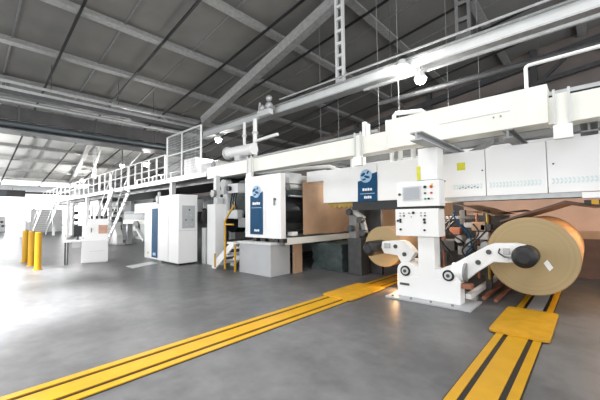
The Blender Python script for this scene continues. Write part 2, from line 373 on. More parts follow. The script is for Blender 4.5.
# ---------------------------------------------------------------- white splicer covers
cv = thing('splicer_cover', 'long white machine cover with blue sign above the paper rolls', 'machine cover', (-2,6.4,1.84))
panels = []
xs = [-5.07,-3.52,-1.37,-.5,1.0,3.0]
for a, b in zip(xs, xs[1:]):
    panels.append((a,b,MB().box(a+.006,b-.006,6.4,6.46,1.86,2.70,bev=.008).build('cover_panel','white',cv)))
MB().box(-5.05,3,6.45,8.7,1.96,2.68).build('cover_body','white',cv)
MB().box(-3.1,-.1,6.42,6.9,1.78,1.86).build('bottom_rail','galv',cv)
MB().box(-.1,3,6.40,6.6,1.76,1.85).build('bottom_rail','white',cv)
MB().box(-4.2,-3.0,6.42,6.9,1.66,1.86).build('dark_sill','black',cv)
for pa, pb, prt in panels:
    tk = MB(); x = max(pa,-1.97)+.05; any_ = False
    while x+.05 < min(pb,1.6)-.04:
        any_ = True
        tk.hexa([(x,6.395,2.00),(x+.026,6.395,2.00),(x+.046,6.395,2.04),(x+.02,6.395,2.04),(x,6.4,2.00),(x+.026,6.4,2.00),(x+.046,6.4,2.04),(x+.02,6.4,2.04)])
        tk.hexa([(x+.02,6.395,2.05),(x+.046,6.395,2.05),(x+.026,6.395,2.09),(x,6.395,2.09),(x+.02,6.4,2.05),(x+.046,6.4,2.05),(x+.026,6.4,2.09),(x,6.4,2.09)])
        x += .05
    if any_: tk.build('printed_band','tealtick',prt)['label'] = 'pale teal hatched band'
dk = MB()
for i in range(7):
    x = -1.82+i*.05-0.0
    dk.box(x,x+.03,6.392,6.395,2.01+.02*(i%2),2.03+.02*(i%2))
dk.build('printed_mark','mgrey',cv)
for x in (-1.42,-.42,.35): MB().cyl((x,6.39,2.32),(x,6.4,2.32),.014,10).build('lock','dgrey',cv)
MB().box(-1.84,-1.70,6.392,6.4,2.36,2.50).build('warning_label','label',cv)
sg = MB().prism([(-4.03,1.86),(-3.53,1.86),(-3.52,2.51),(-3.68,2.47),(-3.86,2.36),(-4.02,2.33)],'y',6.385,6.4).build('sign_panel','blue',cv)
sg['label'] = 'blue sign with a globe emblem and white lettering'
def emblem(cx, cz, y, r, parent):
    e = MB().cyl((cx,y-.006,cz),(cx,y,cz),r,24).build('globe_emblem','lblue',parent)
def swirl(cx, cz, y, r, parent):
    w = MB()
    for (dx,dz,sx,sz,a) in ((-.45,.25,.42,.22,.5),(.2,-.15,.5,.2,-.3),(.35,.5,.28,.16,.9),(-.3,-.5,.35,.14,.2)):
        pl = []
        for k in range(10):
            u = 2*math.pi*k/10; px, pz = sx*math.cos(u), sz*math.sin(u)
            pl.append((cx+r*(dx+px*math.cos(a)-pz*math.sin(a)), cz+r*(dz+px*math.sin(a)+pz*math.cos(a))))
        w.prism(pl,'y',y-.009,y-.006)
    w.build('globe_shading','blue',parent)
emblem(-3.80,2.44,6.385,.155,sg); swirl(-3.80,2.44,6.385,.155,sg)
def letters(x0, x1, z0, z1, y, nl, parent):
    # small white letter strokes, as illegible in the photograph
    w = MB(); s_ = (x1-x0)/nl
    for k in range(nl):
        a = x0+k*s_+.07*s_
        w.box(a,a+.8*s_,y-.004,y,z0,z1-(.12*(z1-z0) if k % 2 else 0))
    w.build('lettering','white',parent)
letters(-3.90,-3.64,2.10,2.16,6.385,4,sg); letters(-3.86,-3.66,1.92,1.98,6.385,4,sg)
MB().box(-3.96,-3.58,6.382,6.385,2.025,2.04).build('sign_line','lblue',sg)
# ochre scalloped paper edge below the cover's left end
pl = [(-5.02,1.92)]
for i in range(41):
    u = i/40; x = -5.02+u*1.45; z = 1.79-.05*math.sin(min(1,u*1.35)*math.pi) + (.02 if int(i)%4 < 2 else -.015)
    pl.append((x,z))
pl.append((-3.57,1.92))
tag(MB().prism(pl,'y',6.50,6.55).build('serrated_strip','ochre'), 'ochre scalloped strip hanging under the left end of the cover', 'strip')

# ---------------------------------------------------------------- control post and reel stand
st = thing('reel_stand', 'white reel stand with two arms and operator panels between paper rolls', 'machine', (-2.17,5.9,0))
MB().box(-2.92,-1.46,5.5,6.2,0,.03,bev=.006).build('base_plate','grey',st)
for x in (-2.8,-2.45,-2.1,-1.75): MB().cyl((x,5.57,.03),(x,5.57,.06),.022,8).build('anchor_bolt','mgrey',st)
MB().prism([(-2.76,.03),(-1.66,.03),(-1.66,.42),(-2.76,.42)],'y',5.7,5.95).build('base_box','white',st,bev=.012)
def rcap(cx, cz, r, a0, a1, k=12): return [(cx+r*math.cos(math.radians(a0+(a1-a0)*i/k)), cz+r*math.sin(math.radians(a0+(a1-a0)*i/k))) for i in range(k+1)]
pod = [(-2.76,.42)]+rcap(-2.60,.50,.16,180,60)+[(-2.42,.60),(-1.96,.58)]+rcap(-1.84,.50,.15,110,0)+[(-1.66,.42)]
MB().prism(pod,'y',5.705,5.95).build('bearing_housing','white',st)
for x in (-2.60,-1.84):
    bc = MB().cyl((x,5.69,.50),(x,5.72,.50),.095,24).build('bearing','black',st,smooth=True)
    MB().cyl((x,5.675,.50),(x,5.69,.50),.062,20).build('bearing_cap','wgrey',bc,smooth=True)
    MB().cyl((x,5.665,.50),(x,5.675,.50),.03,16).build('bearing_pin','dgrey',bc,smooth=True)
MB().box(-2.71,-2.53,5.692,5.70,.235,.275).build('nameplate','dgrey',st)
MB().box(-2.35,-2.06,5.70,5.98,.40,1.22,bev=.01).build('pedestal','white',st)
# operator panels
up = MB().box(-2.71,-1.93,5.66,5.95,1.69,2.15,bev=.012).build('screen_cabinet','white',st)
fr = MB().box(-2.59,-2.245,5.645,5.66,1.80,2.06,bev=.004).build('screen_frame','wgrey',up)
MB().box(-2.565,-2.275,5.638,5.646,1.825,2.035).build('screen','screen',up)
for i, (x, z, m) in enumerate(((-2.17,2.03,'black'),(-2.06,2.03,'red'),(-2.17,1.92,'dgrey'),(-2.06,1.92,'red'),(-2.17,1.82,'green'),(-2.11,1.82,'black'),(-2.05,1.82,'wgrey'))):
    MB().cyl((x,5.635,z),(x,5.66,z),.026 if i < 2 else .018,12).build('button',m,up,smooth=True)
MB().box(-2.07,-2.03,5.655,5.66,2.055,2.085).build('button_label','label',up)
MB().cyl((-2.65,5.635,1.92),(-2.65,5.66,1.92),.024,12).build('knob','dgrey',up,smooth=True)
MB().box(-2.69,-1.94,5.70,5.93,1.64,1.70).build('panel_gap','black',st)
lp = MB().box(-2.73,-1.95,5.62,5.95,1.15,1.645,bev=.012).build('switch_cabinet','white',st)
for i, (x, z, r_) in enumerate(((-2.63,1.57,.012),(-2.56,1.57,.012),(-2.46,1.57,.012),(-2.38,1.575,.024),(-2.24,1.57,.012),(-2.17,1.57,.012),(-2.63,1.52,.012),(-2.56,1.52,.014),(-2.42,1.50,.008),(-2.24,1.52,.012),(-2.17,1.52,.014),
     (-2.68,1.43,.022),(-2.63,1.45,.022),(-2.63,1.41,.020),(-2.185,1.45,.024),(-2.18,1.40,.022),(-2.63,1.27,.020),(-2.185,1.265,.020))):
    MB().cyl((x,5.60,z),(x,5.62,z),r_,10).build('knob','black' if r_ > .013 else 'mgrey',lp,smooth=True)
MB().box(-2.31,-1.97,5.72,6.05,2.13,2.74,bev=.012).build('column','white',st)
MB().box(-2.335,-2.27,5.712,5.72,2.17,2.42).build('column_label','label',st)
MB().box(-2.33,-1.95,5.70,6.07,2.13,2.16).build('column_foot','dgrey',st)
# arms
def arm(poly, pivot, name, side):
    a = MB().prism(poly,'y',5.88,6.08).build('arm','white',st,bev=.012)
    return a
ar = arm([(-1.84,.66),(-1.27,1.03),(-1.2,1.06),(-.90,1.075),(-.74,1.05),(-.70,.90),(-.76,.79),(-1.04,.77),(-1.2,.765),(-1.45,.57),(-1.60,.43),(-1.68,.42)],None,'arm',1)
for x, z in ((-1.26,.92),(-1.42,.74)):
    MB().cyl((x,5.862,z),(x,5.88,z),.04,16).build('arm_bolt','dgrey',ar,smooth=True)
MB().box(-1.06,-.97,5.855,5.88,.90,1.0,bev=.01).build('latch','galv',ar); MB().box(-1.0,-.93,5.85,5.88,.83,.88,bev=.01).build('latch','galv',ar)
MB().tube([(-1.10,5.86,.99),(-1.12,5.86,.92),(-1.04,5.86,.86),(-.95,5.86,.86),(-.90,5.86,.95)],.012,6).build('hose_loop','dgrey',ar,smooth=True)
al = arm([(-2.62,.60),(-2.55,.72),(-2.49,.82),(-2.58,.93),(-2.68,1.02),(-2.76,1.04),(-3.02,1.02),(-3.16,1.0),(-3.18,.88),(-3.12,.77),(-3.0,.76),(-2.84,.75),(-2.76,.60),(-2.72,.45),(-2.66,.40)],None,'arm',-1)
for x, z in ((-2.87,.92),(-2.69,.78)):
    MB().cyl((x,5.862,z),(x,5.88,z),.04,16).build('arm_bolt','dgrey',al,smooth=True)
MB().box(-3.10,-2.98,5.85,5.88,.88,.98,bev=.01).build('latch','galv',al)
MB().cyl((-1.80,5.84,.56),(-1.60,5.84,.56),.15,28).build('torque_tube','white',st,smooth=True); MB().cyl((-1.62,5.84,.56),(-1.585,5.84,.56),.155,28).build('tube_ring','mgrey',st,smooth=True)
MB().box(-1.66,-1.50,5.75,5.9,.30,.38,bev=.01).build('clamp_block','copper',st)
MB().cyl((-2.62,5.95,.52),(-2.62,6.3,.52),.15,28).build('torque_tube','white',st,smooth=True)
def chuck(x, z, y0, y1, r_, core=True):
    c_ = MB(); c_.cyl((x,y0+.02,z),(x,y1,z),r_,28); c_.cyl((x,y0-.015,z),(x,y0+.02,z),r_*.86,28,r2=r_)
    c_.cyl((x,y0-.05,z),(x,y0-.015,z),r_*.6,28,r2=r_*.86)
    c = c_.build('chuck','black',st,smooth=True)
    MB().cyl((x,y0-.062,z),(x,y0-.05,z),r_*.5,24).build('chuck_cap','black',c,smooth=True)
    MB().cyl((x,y1,z),(x,6.36,z),.09,16).build('chuck_shaft','galv',c,smooth=True)
chuck(-.77,.89,5.72,6.06,.165); chuck(-3.36,.86,5.70,6.20,.15)

# base frame going back under the machine
f = thing('base_rails', 'white and rust red floor rails running back from the reel stand', 'machine frame', (-1.3,7,0))
MB().box(-1.655,-1.57,5.97,9.6,.09,.17).build('rail','white',f); MB().box(-1.47,-1.42,6.25,9.6,.05,.11).build('rail','copper',f); MB().box(-1.30,-1.25,6.3,9.6,.03,.08).build('rail','copper',f)
MB().box(-1.64,-1.1,9.6,9.75,.0,.3).build('cross_tie','dgrey',f)
MB().box(-1.65,-1.58,7.4,7.6,.0,.09).build('rail_foot','wgrey',f); MB().box(-1.65,-1.58,6.3,6.45,.0,.09).build('rail_foot','wgrey',f)

# ---------------------------------------------------------------- paper rolls
def paper_roll(x, z, r_, y0, y1, label, tagon):
    t = thing('paper_roll', label, 'paper roll', (x,y0,z))
    b_ = MB()
    pr = [(r_-.012,y0),(r_,y0+.012),(r_,y1-.012),(r_-.012,y1)]
    seg = 72; rings = [[b_.bm.verts.new((x+q*math.cos(2*math.pi*k/seg),yy,z+q*math.sin(2*math.pi*k/seg))) for k in range(seg)] for q, yy in pr]
    for A, Bb in zip(rings, rings[1:]):
        for k in range(seg): b_.bm.faces.new((A[k],A[(k+1)%seg],Bb[(k+1)%seg],Bb[k]))
    b_.bm.faces.new(rings[-1])
    b_.build('wound_paper','kraft',t,smooth=35)
    MB().cyl((x,y0,z),(x,y0+.02,z),r_-.012,72).build('roll_end','rollend',t)
    MB().cyl((x,y0-.005,z),(x,y0+.01,z),.10,28).build('core_tube','brownd',t)
    if tagon:
        MB().prism([(x+.17,z-.10),(x+.22,z-.04),(x+.29,z-.16),(x+.24,z-.22)],'y',y0-.006,y0-.001).build('paper_tag','white',t)
    return t
paper_roll(-.77,.845,.63,6.35,8.75,'large brown paper roll held at the right of the reel stand',True)
paper_roll(-3.40,.85,.44,6.35,8.75,'smaller brown paper roll held at the left of the reel stand',False)

# paper webs
def curve_web(pts, y0, y1, m, name, label, cat='paper web', wav=0, th=.008):
    rows = []
    for j in range(7):
        y = y0+(y1-y0)*j/6
        rows.append([(x, y, z+wav*math.sin(3*x+y*2.2)) for x, z in pts])
    return tag(MB().sheet(rows,th).build(name, m, smooth=True), label, cat)
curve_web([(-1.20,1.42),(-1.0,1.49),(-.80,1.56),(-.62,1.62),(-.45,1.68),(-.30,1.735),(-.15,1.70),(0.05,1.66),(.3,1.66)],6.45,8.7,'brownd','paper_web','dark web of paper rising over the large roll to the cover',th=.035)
hz = thing('hazard_edge', 'yellow and black striped edge under the cover at the right', 'edge strip', (.3,6.4,1.66))
for i in range(14):
    x = -.08+i*.08; MB().box(x,x+.08,6.37,6.43,1.665,1.73).build('stripe','yellow' if i % 2 else 'black',hz)
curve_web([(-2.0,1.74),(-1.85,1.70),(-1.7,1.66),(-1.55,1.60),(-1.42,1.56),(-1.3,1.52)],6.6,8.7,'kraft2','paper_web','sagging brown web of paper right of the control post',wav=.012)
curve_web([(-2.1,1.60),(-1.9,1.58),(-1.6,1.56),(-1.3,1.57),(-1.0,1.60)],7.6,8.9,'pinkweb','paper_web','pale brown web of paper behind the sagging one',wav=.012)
tag(MB().box(-2.9,7,10.6,10.7,0,2.9).build('kraft_curtain','pinkweb'), 'pale pinkish brown sheet hanging behind the large roll', 'sheet')
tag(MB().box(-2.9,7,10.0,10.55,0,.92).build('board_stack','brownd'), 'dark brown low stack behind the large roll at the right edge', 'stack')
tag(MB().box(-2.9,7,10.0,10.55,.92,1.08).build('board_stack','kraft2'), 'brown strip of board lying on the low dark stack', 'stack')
tag(MB().box(-5.5,-2.75,9.0,9.06,.75,1.95).build('kraft_curtain','kraft2'), 'brown sheet hanging behind the small roll', 'sheet')

# cables and machinery behind the control post
mc = thing('valve_rack', 'dark machine frame full of valves behind the control post', 'machine', (-1.9,7.3,0))
MB().box(-2.9,-1.45,8.9,9.0,0,1.5).build('back_plate','dgrey',mc)
for x in (-2.5,-1.95,-1.52): MB().box(x-.05,x+.05,7.0,7.12,0,1.62).build('post','dgrey',mc)
MB().box(-2.6,-1.45,6.98,7.10,1.44,1.5).build('crossbar','dgrey',mc); MB().box(-2.6,-1.46,6.98,7.08,.95,1.02).build('crossbar','mgrey',mc)
for (x,z,m,s_) in ((-1.88,.82,'mgrey',.12),(-1.72,.72,'dgrey',.14),(-1.55,1.12,'wgrey',.10),(-2.05,1.2,'copper',.10),(-1.56,.86,'galv',.09),(-1.62,1.30,'kraft2',.12),(-1.5,1.28,'dgrey',.09),(-2.2,.9,'dgrey',.14),(-1.8,1.32,'galv',.07)):
    MB().box(x-s_,x+s_,6.8,7.0,z-s_*.7,z+s_*.7,bev=.015).build('valve_block',m,mc)
for (x,z) in ((-1.75,1.0),(-1.5,.95),(-1.95,1.05)):
    MB().cyl((x,6.7,z),(x,7.0,z),.07,16).build('valve_cap','galv',mc,smooth=True)
for (x,m) in ((-1.66,'copper'),(-2.3,'copper'),(-1.48,'ochre')): MB().cyl((x,6.9,.3),(x,6.9,1.55),.025,10).build('pipe',m,mc,smooth=True)
ph = ['near the control post','second from the control post','third from the control post','fourth from the control post','in the middle of the tangle','just left of the large roll arm','hanging above the white arm','nearest the large roll']
for i in range(8):
    x0 = -2.30+i*.11; pts = []
    x1 = x0+random.uniform(-.12,.12); zt = random.uniform(1.3,1.62); zb = random.uniform(.55,.85)
    for k in range(15):
        u = k/14; pts.append((x0+(x1-x0)*u+.10*math.sin(u*math.pi*random.choice((1.9,2.0))+i), 6.55+.10*math.sin(i*1.3+u*4), zt+(zb-zt)*u))
    tag(MB().tube(pts,.016,8).build('hydraulic_hose','blue' if i == 4 else 'black',smooth=True), ('blue' if i == 4 else 'black')+' dangling hose '+ph[i], 'hose', 'hoses behind the control post')

# warm work lamps under the machine
w = thing('work_or_fill_lamp','warm glowing work lamp at the left foot of the reel stand','lamp',(-2.98,6.1,.03))
MB().box(-3.03,-2.93,6.25,6.33,.0,.36,bev=.01).build('lamp_body','mgrey',w); MB().box(-3.015,-2.945,6.235,6.25,.06,.30).build('lamp_lens','warm',w)
w = thing('work_or_fill_lamp','warm tube lamp beneath the cover right of the large roll','lamp',(.45,7.4,1.6))
MB().box(.40,.50,7.0,8.2,1.60,1.66).build('lamp_body','mgrey',w); MB().cyl((.45,7.05,1.58),(.45,8.15,1.58),.025,12).build('lamp_tube','warm',w,smooth=True)
MB().box(.43,.47,7.5,7.7,1.66,1.955).build('lamp_stem','mgrey',w)

w = thing('work_or_fill_lamp','added unseen fill tube between drum machine and the long cover','lamp',(-5.12,7.6,2.3))  # added to brighten the brown web, hidden behind the cover panel
MB().box(-5.14,-5.08,7.0,8.2,2.3,2.36).build('lamp_body','mgrey',w); MB().cyl((-5.15,7.05,2.29),(-5.15,8.15,2.29),.02,10).build('lamp_tube','white',w,smooth=True)
def glow(x, y, z, e, col):
    ld = bpy.data.lights.new('lamp_and_fill_glow','POINT'); ld.energy = e; ld.shadow_soft_size = .12; ld.color = col
    o = bpy.data.objects.new('lamp_and_fill_glow', ld); C.objects.link(o); o.location = (x,y,z)
glow(-5.25,7.4,2.25,3.5,(1,.97,.9)); glow(.45,7.3,1.5,26,(1,.62,.3)); glow(-3.0,6.15,.2,5,(1,.6,.3)); glow(-2.3,6.65,1.55,12,(1,.85,.7)); glow(-3.6,7.8,1.5,8,(1,.85,.7))  # lights of the warm roll and foot lamps; the others are added fill
# ---------------------------------------------------------------- floor rail tracks and their plates
def track(x0, x1, y0, y1, label, yplate, grey_mid):
    t = thing('floor_track', label, 'track', ((x0+x1)/2,(y0+y1)/2,0))
    W = x1-x0; a, b, c, d_ = x0+W*.17, x0+W*.28, x0+W*.72, x0+W*.83
    MB().box(x0-.012,x1+.012,y0,y1,.0,.006).build('channel_bed','black',t)
    MB().box(x0,a,y0,y1,.0,.016).build('edge_strip','yellow',t); MB().box(d_,x1,y0,y1,.0,.016).build('edge_strip','yellow',t)
    MB().box(b,c,y0,yplate,.0,.016).build('centre_strip','yellow',t)
    MB().box(b,c,yplate,y1,.0,.014).build('centre_strip','concrete' if grey_mid else 'yellow2',t)
    return t
track(-.972,-.505,-2,10,'yellow floor track with dark slots running under the large roll',5.4,True)
track(-3.825,-3.285,-2,10,'long yellow floor track running under the small roll',5.4,False)
def dolly(x0, x1, y0, y1, label):
    t = thing('track_plate', label, 'plate', ((x0+x1)/2,(y0+y1)/2,.016), 'yellow plates on the floor tracks')
    pl = []
    for cx, cy, a0 in ((x1-.06,y1-.06,0),(x0+.06,y1-.06,90),(x0+.06,y0+.06,180),(x1-.06,y0+.06,270)):
        pl += rcap(cx,cy,.06,a0,a0+90,5)
    MB().prism(pl,'z',.016,.05).build('deck','yellow2',t,bev=.004)
    xm = x0+(x1-x0)*.68
    MB().prism([(x0+.03,y0+.06),(xm-.02,y0+.03),(xm-.02,y1-.03),(x0+.03,y1-.06)],'z',.05,.053).build('tread','yellow2',t)
    MB().prism([(p[0]*1.0,p[1]) for p in [(x0+.01,y0+.05),(x1-.01,y0+.05),(x1-.01,y0+.08),(x0+.01,y0+.08)]],'z',.0165,.02).build('skirt','black',t)
    return t
dolly(-1.06,-.425,4.75,6.1,'rounded yellow plate on the track in front of the large roll')
dolly(-3.88,-3.22,4.8,6.1,'rounded yellow plate on the track in front of the small roll')

# ---------------------------------------------------------------- logo cabinet (dryer) and its machine
dr = thing('roller_machine', 'white machine with narrow blue logo panel and black drum', 'machine', (-6.5,5.6,.95))
MB().box(-7.28,-6.40,5.6,5.78,.96,2.65,bev=.015).build('front_cabinet','white',dr)
MB().box(-6.39,-5.82,5.6,5.78,.96,2.65,bev=.015).build('front_door','white',dr)
MB().box(-6.08,-6.02,5.575,5.6,1.82,2.02,bev=.01).build('handle','mgrey',dr)
MB().box(-6.05,-5.99,5.57,5.6,1.95,2.0).build('latch','dgrey',dr)
for x in (-6.95,-6.6,-6.1,-5.9): MB().box(x,x+.14,5.62,5.76,.86,.96).build('foot','black',dr)
lg = MB().prism([(-7.04,1.05),(-6.51,1.05),(-6.51,2.21),(-6.60,2.17),(-6.75,2.10),(-7.03,2.12)],'y',5.585,5.6).build('logo_panel','blue',dr)
emblem(-6.77,2.22,5.585,.17,lg); swirl(-6.77,2.22,5.585,.17,lg)
letters(-6.93,-6.60,1.86,1.93,5.585,4,lg); letters(-6.86,-6.64,1.13,1.19,5.585,3,lg)
MB().box(-6.98,-6.55,5.582,5.585,1.77,1.785).build('sign_line','lblue',lg)
MB().cyl((-6.34,5.8,1.62),(-6.34,8.88,1.62),.50,48).build('drum','gloss',dr,smooth=True)
MB().box(-7.2,-6.0,8.95,9.3,.9,2.7).build('rear_frame','wgrey',dr)
MB().box(-7.2,-5.85,6.2,9.0,.87,.95).build('bed','cream',dr)
MB().box(-5.85,-5.78,5.78,9.3,.80,.97).build('bed_edge','cream',dr)
MB().box(-7.2,-5.9,6.0,9.0,2.42,2.66).build('top_frame','wgrey',dr)
MB().cyl((-5.86,5.95,2.07),(-5.86,6.5,2.07),.03,12).build('guide_bar','galv',dr,smooth=True)
MB().cyl((-5.95,6.0,2.32),(-5.95,9,2.32),.09,20).build('idler_roll','galv',dr,smooth=True)
MB().box(-5.98,-5.8,6.0,6.2,1.02,1.12).build('bracket','white',dr)
MB().box(-7.2,-5.9,8.9,8.95,.9,2.6).build('rear_panel','dgrey',dr)
tag(MB().sheet([[(-5.80,6.42+2.3*j/8,1.02+1.5*i/6+.012*math.sin(j)) for j in range(9)] for i in range(7)],.006).build('paper_web','kraft2',smooth=True), 'wide brown web of paper hanging beside the black drum', 'paper web')
MB()
pd = thing('pedestal_block', 'grey block pedestal under the machine with the logo panel', 'pedestal', (-6.6,5.5,0))
MB().box(-7.32,-6.02,5.42,6.12,0,.80,bev=.012).build('block','grey',pd)
MB().box(-7.36,-5.98,5.38,6.16,.80,.86,bev=.006).build('cap_slab','wgrey',pd)
tag(MB().box(-6.0,-5.92,6.2,6.5,0,.82).build('cardboard_sheet','kraft2'), 'brown cardboard sheet leaning at the grey pedestal', 'cardboard')
# floor under the machine: dark covered bundle, grey lever frame
bd = MB(); bd.box(-6.05,-5.0,7.1,8.7,0,.76)
bmesh.ops.subdivide_edges(bd.bm, edges=bd.bm.edges[:], cuts=6, use_grid_fill=True)
cb = bd.build('covered_bundle','teal',smooth=True); tag(cb,'dark green covered bundle under the machine bed','bundle')
for v in cb.data.vertices: v.co += Vector((random.uniform(-.05,.05),random.uniform(-.05,.05),random.uniform(-.05,.02) if v.co.z > .01 else 0))
gm = thing('lever_frame', 'grey lever mechanism left of the small paper roll', 'machine', (-4.4,7.2,0))
MB().box(-4.75,-4.35,7.0,7.4,0,.95,bev=.02).build('base_box','dgrey',gm)
MB().bar((-4.60,7.1,.9),(-4.62,7.1,1.75),.2,.16).build('arm','mgrey',gm,bev=.01)
MB().bar((-4.62,7.0,1.7),(-4.25,7.0,1.45),.12,.10).build('lever','wgrey',gm,bev=.01); MB().bar((-4.3,7.0,1.45),(-4.2,7.0,1.05),.12,.10).build('lever','mgrey',gm,bev=.01)
for x, z in ((-4.62,1.62),(-4.3,1.42),(-4.6,1.2),(-4.22,1.1)): MB().cyl((x,6.85,z),(x,7.0,z),.08,18).build('pivot','dgrey',gm,smooth=True)
tag(MB().box(-4.9,-4.05,7.5,7.6,0,1.9).build('machine_plate','dgrey'), 'dark steel plate behind the grey lever mechanism', 'plate')

# ---------------------------------------------------------------- step ladder, white posts, drums beside the cabinet
sp = thing('step_ladder', 'small white steps with yellow handrails beside the pedestal', 'steps', (-7.9,5.4,0))
for k in range(3): MB().box(-8.45+.34*k,-8.05+.34*k,5.3,5.95,.16+.24*k,.21+.24*k).build('step','white',sp)
for y in (5.28,5.95): MB().prism([(-8.5,0),(-8.3,0),(-7.42,.70),(-7.42,.76),(-7.55,.80),(-8.5,.14)],'y',y,y+.03).build('stringer','white',sp)
MB().box(-7.40,-7.36,5.3,5.34,.0,.76).build('back_leg','yellow',sp); MB().box(-7.40,-7.36,5.9,5.94,.0,.76).build('back_leg','yellow',sp)
MB().box(-7.75,-7.42,5.3,6.0,.76,.82).build('landing','white',sp)
for y in (5.26,):
    MB().tube([(-8.30,y,.05),(-8.30,y,.45)],.025,8).build('handrail','yellow',sp,smooth=True)
    MB().tube([(-7.78,y,.05),(-7.78,y,1.42),(-7.70,y,1.50),(-7.40,y,1.80),(-7.34,y,1.85)],.028,8).build('handrail','yellow',sp,smooth=True)
    MB().tube([(-7.78,y,1.32),(-7.38,y,1.32)],.025,8).build('handrail','yellow',sp,smooth=True)
wp = thing('white_upright', 'white square machine upright between the cabinet and steps', 'post', (-9.05,5.7,0))
MB().box(-9.30,-8.82,5.6,6.0,.0,1.95,bev=.015).build('housing','white',wp); MB().box(-9.16,-9.0,5.75,5.9,1.95,2.9,bev=.01).build('upper_post','wgrey',wp); MB().cyl((-9.08,5.65,2.3),(-9.08,5.75,2.3),.12,18).build('bearing','mgrey',wp,smooth=True); MB().box(-8.98,-8.86,5.7,5.9,1.95,2.15).build('junction_box','wgrey',wp)
MB().box(-9.62,-9.42,5.6,6.0,.0,1.18,bev=.01).build('side_box','wgrey',wp); MB().cyl((-9.45,5.75,1.55),(-9.35,5.75,1.55),.28,20).build('hand_wheel','black',wp,smooth=True)
dm = thing('printing_unit', 'dark roller unit with white brackets behind the small steps', 'machine', (-8.6,7,0))
MB().cyl((-8.55,6.5,2.2),(-8.55,9,2.2),.55,40).build('drum','teal',dm,smooth=True)
MB().cyl((-9.6,6.6,2.55),(-9.6,9,2.55),.35,32).build('drum','dgrey',dm,smooth=True)
MB().cyl((-9.05,6.4,1.35),(-9.05,9,1.35),.35,32).build('drum','gloss',dm,smooth=True)
MB().box(-10.2,-7.4,8.9,9.1,0,2.8).build('rear_frame','black',dm); MB().box(-9.9,-7.4,6.4,9,.3,.7).build('base_frame','dgrey',dm)
MB().box(-9.3,-8.2,6.0,6.2,1.48,1.75,bev=.02).build('bracket','wgrey',dm); MB().box(-9.2,-8.75,6.0,6.3,1.75,2.3,bev=.02).build('bracket','wgrey',dm); MB().box(-8.3,-7.5,6.1,6.4,1.2,1.5,bev=.02).build('bracket','mgrey',dm)
MB().bar((-9.1,6.1,2.2),(-8.9,6.1,2.75),.2,.2).build('bracket','wgrey',dm); MB().cyl((-8.6,6.2,1.62),(-8.6,6.45,1.62),.16,20).build('bearing','galv',dm,smooth=True)
MB().cyl((-8.98,5.98,2.62),(-8.98,6.2,2.62),.15,20).build('bearing','wgrey',dm,smooth=True)

# control cabinets
cb = thing('control_cabinet', 'tall white electrical cabinet with grey control plate on its side', 'cabinet', (-10.45,5.15,0))
MB().box(-11.15,-9.74,4.84,5.50,.06,2.28,bev=.012).build('body','white',cb)
MB().box(-11.08,-9.8,4.9,5.44,0,.06).build('plinth','black',cb)
MB().box(-10.46,-10.44,4.832,4.84,.1,2.24).build('door_gap','wgrey',cb)
cp = MB().box(-9.74,-9.725,4.96,5.40,1.18,1.92).build('control_plate','grey',cb)
for y, z, m in ((5.2,1.78,'black'),(5.1,1.62,'wgrey'),(5.25,1.6,'wgrey'),(5.08,1.45,'dgrey'),(5.3,1.45,'green'),(5.12,1.3,'wgrey'),(5.28,1.3,'wgrey')):
    MB().cyl((-9.725,y,z),(-9.70,y,z),.022,10).build('button',m,cp,smooth=True)
MB().box(-9.742,-9.734,4.86,5.48,1.10,1.115).build('panel_seam','wgrey',cb)
cc = thing('blue_door_cabinet', 'narrow white cabinet with tall blue door panel', 'cabinet', (-11.85,5.3,0))
MB().box(-12.95,-11.3,5.05,5.6,.0,2.02,bev=.012).build('body','white',cc)
MB().box(-12.25,-11.76,5.035,5.05,.06,1.88).build('blue_panel','blue',cc); MB().box(-12.12,-11.88,5.028,5.035,.14,.24).build('label_plate','lblue',cc)
MB().cyl((-12.0,5.2,2.02),(-12.0,5.2,2.35),.11,16).build('signal_base','galv',cc,smooth=True); MB().cyl((-12.0,5.2,2.35),(-12.0,5.2,2.5),.05,12).build('signal_lamp','wgrey',cc,smooth=True)
MB().box(-12.5,-11.6,5.1,5.5,2.02,2.04).build('top_plate','wgrey',cc)
MB().cyl((-12.6,5.03,.2),(-12.6,5.05,.2),.05,10).build('lock','label',cc)
hd = tag(MB().box(-17.5,-11.6,6.3,6.8,1.75,2.25,bev=.03).build('hood','white'), 'long white hood over the line left of the blue door cabinet', 'hood')
tag(MB().prism([(-11.0,3.72),(-10.36,3.70),(-10.85,4.68),(-11.35,4.68)],'z',.0,.012).build('floor_plate','wgrey'), 'pale flat plate lying on the floor before the white cabinet', 'plate')

# ---------------------------------------------------------------- operator console and bollards
A0 = Vector((-12.6,3.68,0)); u = Vector((-.28,-.96,0)); v = Vector((-.96,.28,0))
def loc3(a, b, z): p = A0+u*a+v*b; return (p.x,p.y,z)
def lbox(a0,a1,b0,b1,z0,z1, s=0): return MB().hexa([loc3(a0,b0,z0),loc3(a1,b0,z0),loc3(a1,b1,z0),loc3(a0,b1,z0),loc3(a0,b0+s,z1),loc3(a1-s*.6,b0+s,z1),loc3(a1-s*.6,b1,z1),loc3(a0,b1,z1)])
cs = thing('operator_console', 'white operator desk console with sloping panel and side table', 'console', A0)
lbox(0,.78,0,.75,.03,.78).build('body','white',cs,bev=.012)
lbox(.02,.76,.02,.73,0,.03).build('plinth','wgrey',cs)
lbox(0,.74,.05,.75,.78,1.52,.22).build('sloping_panel','white',cs,bev=.012)
lbox(.70,1.28,.0,.7,.74,.79).build('desk_top','white',cs,bev=.006)
lbox(.80,1.05,.1,.6,.55,.735).build('drawer','wgrey',cs)
for a in (1.14,1.21): lbox(a,a+.035,.05,.12,0,.74).build('leg','dgrey',cs)
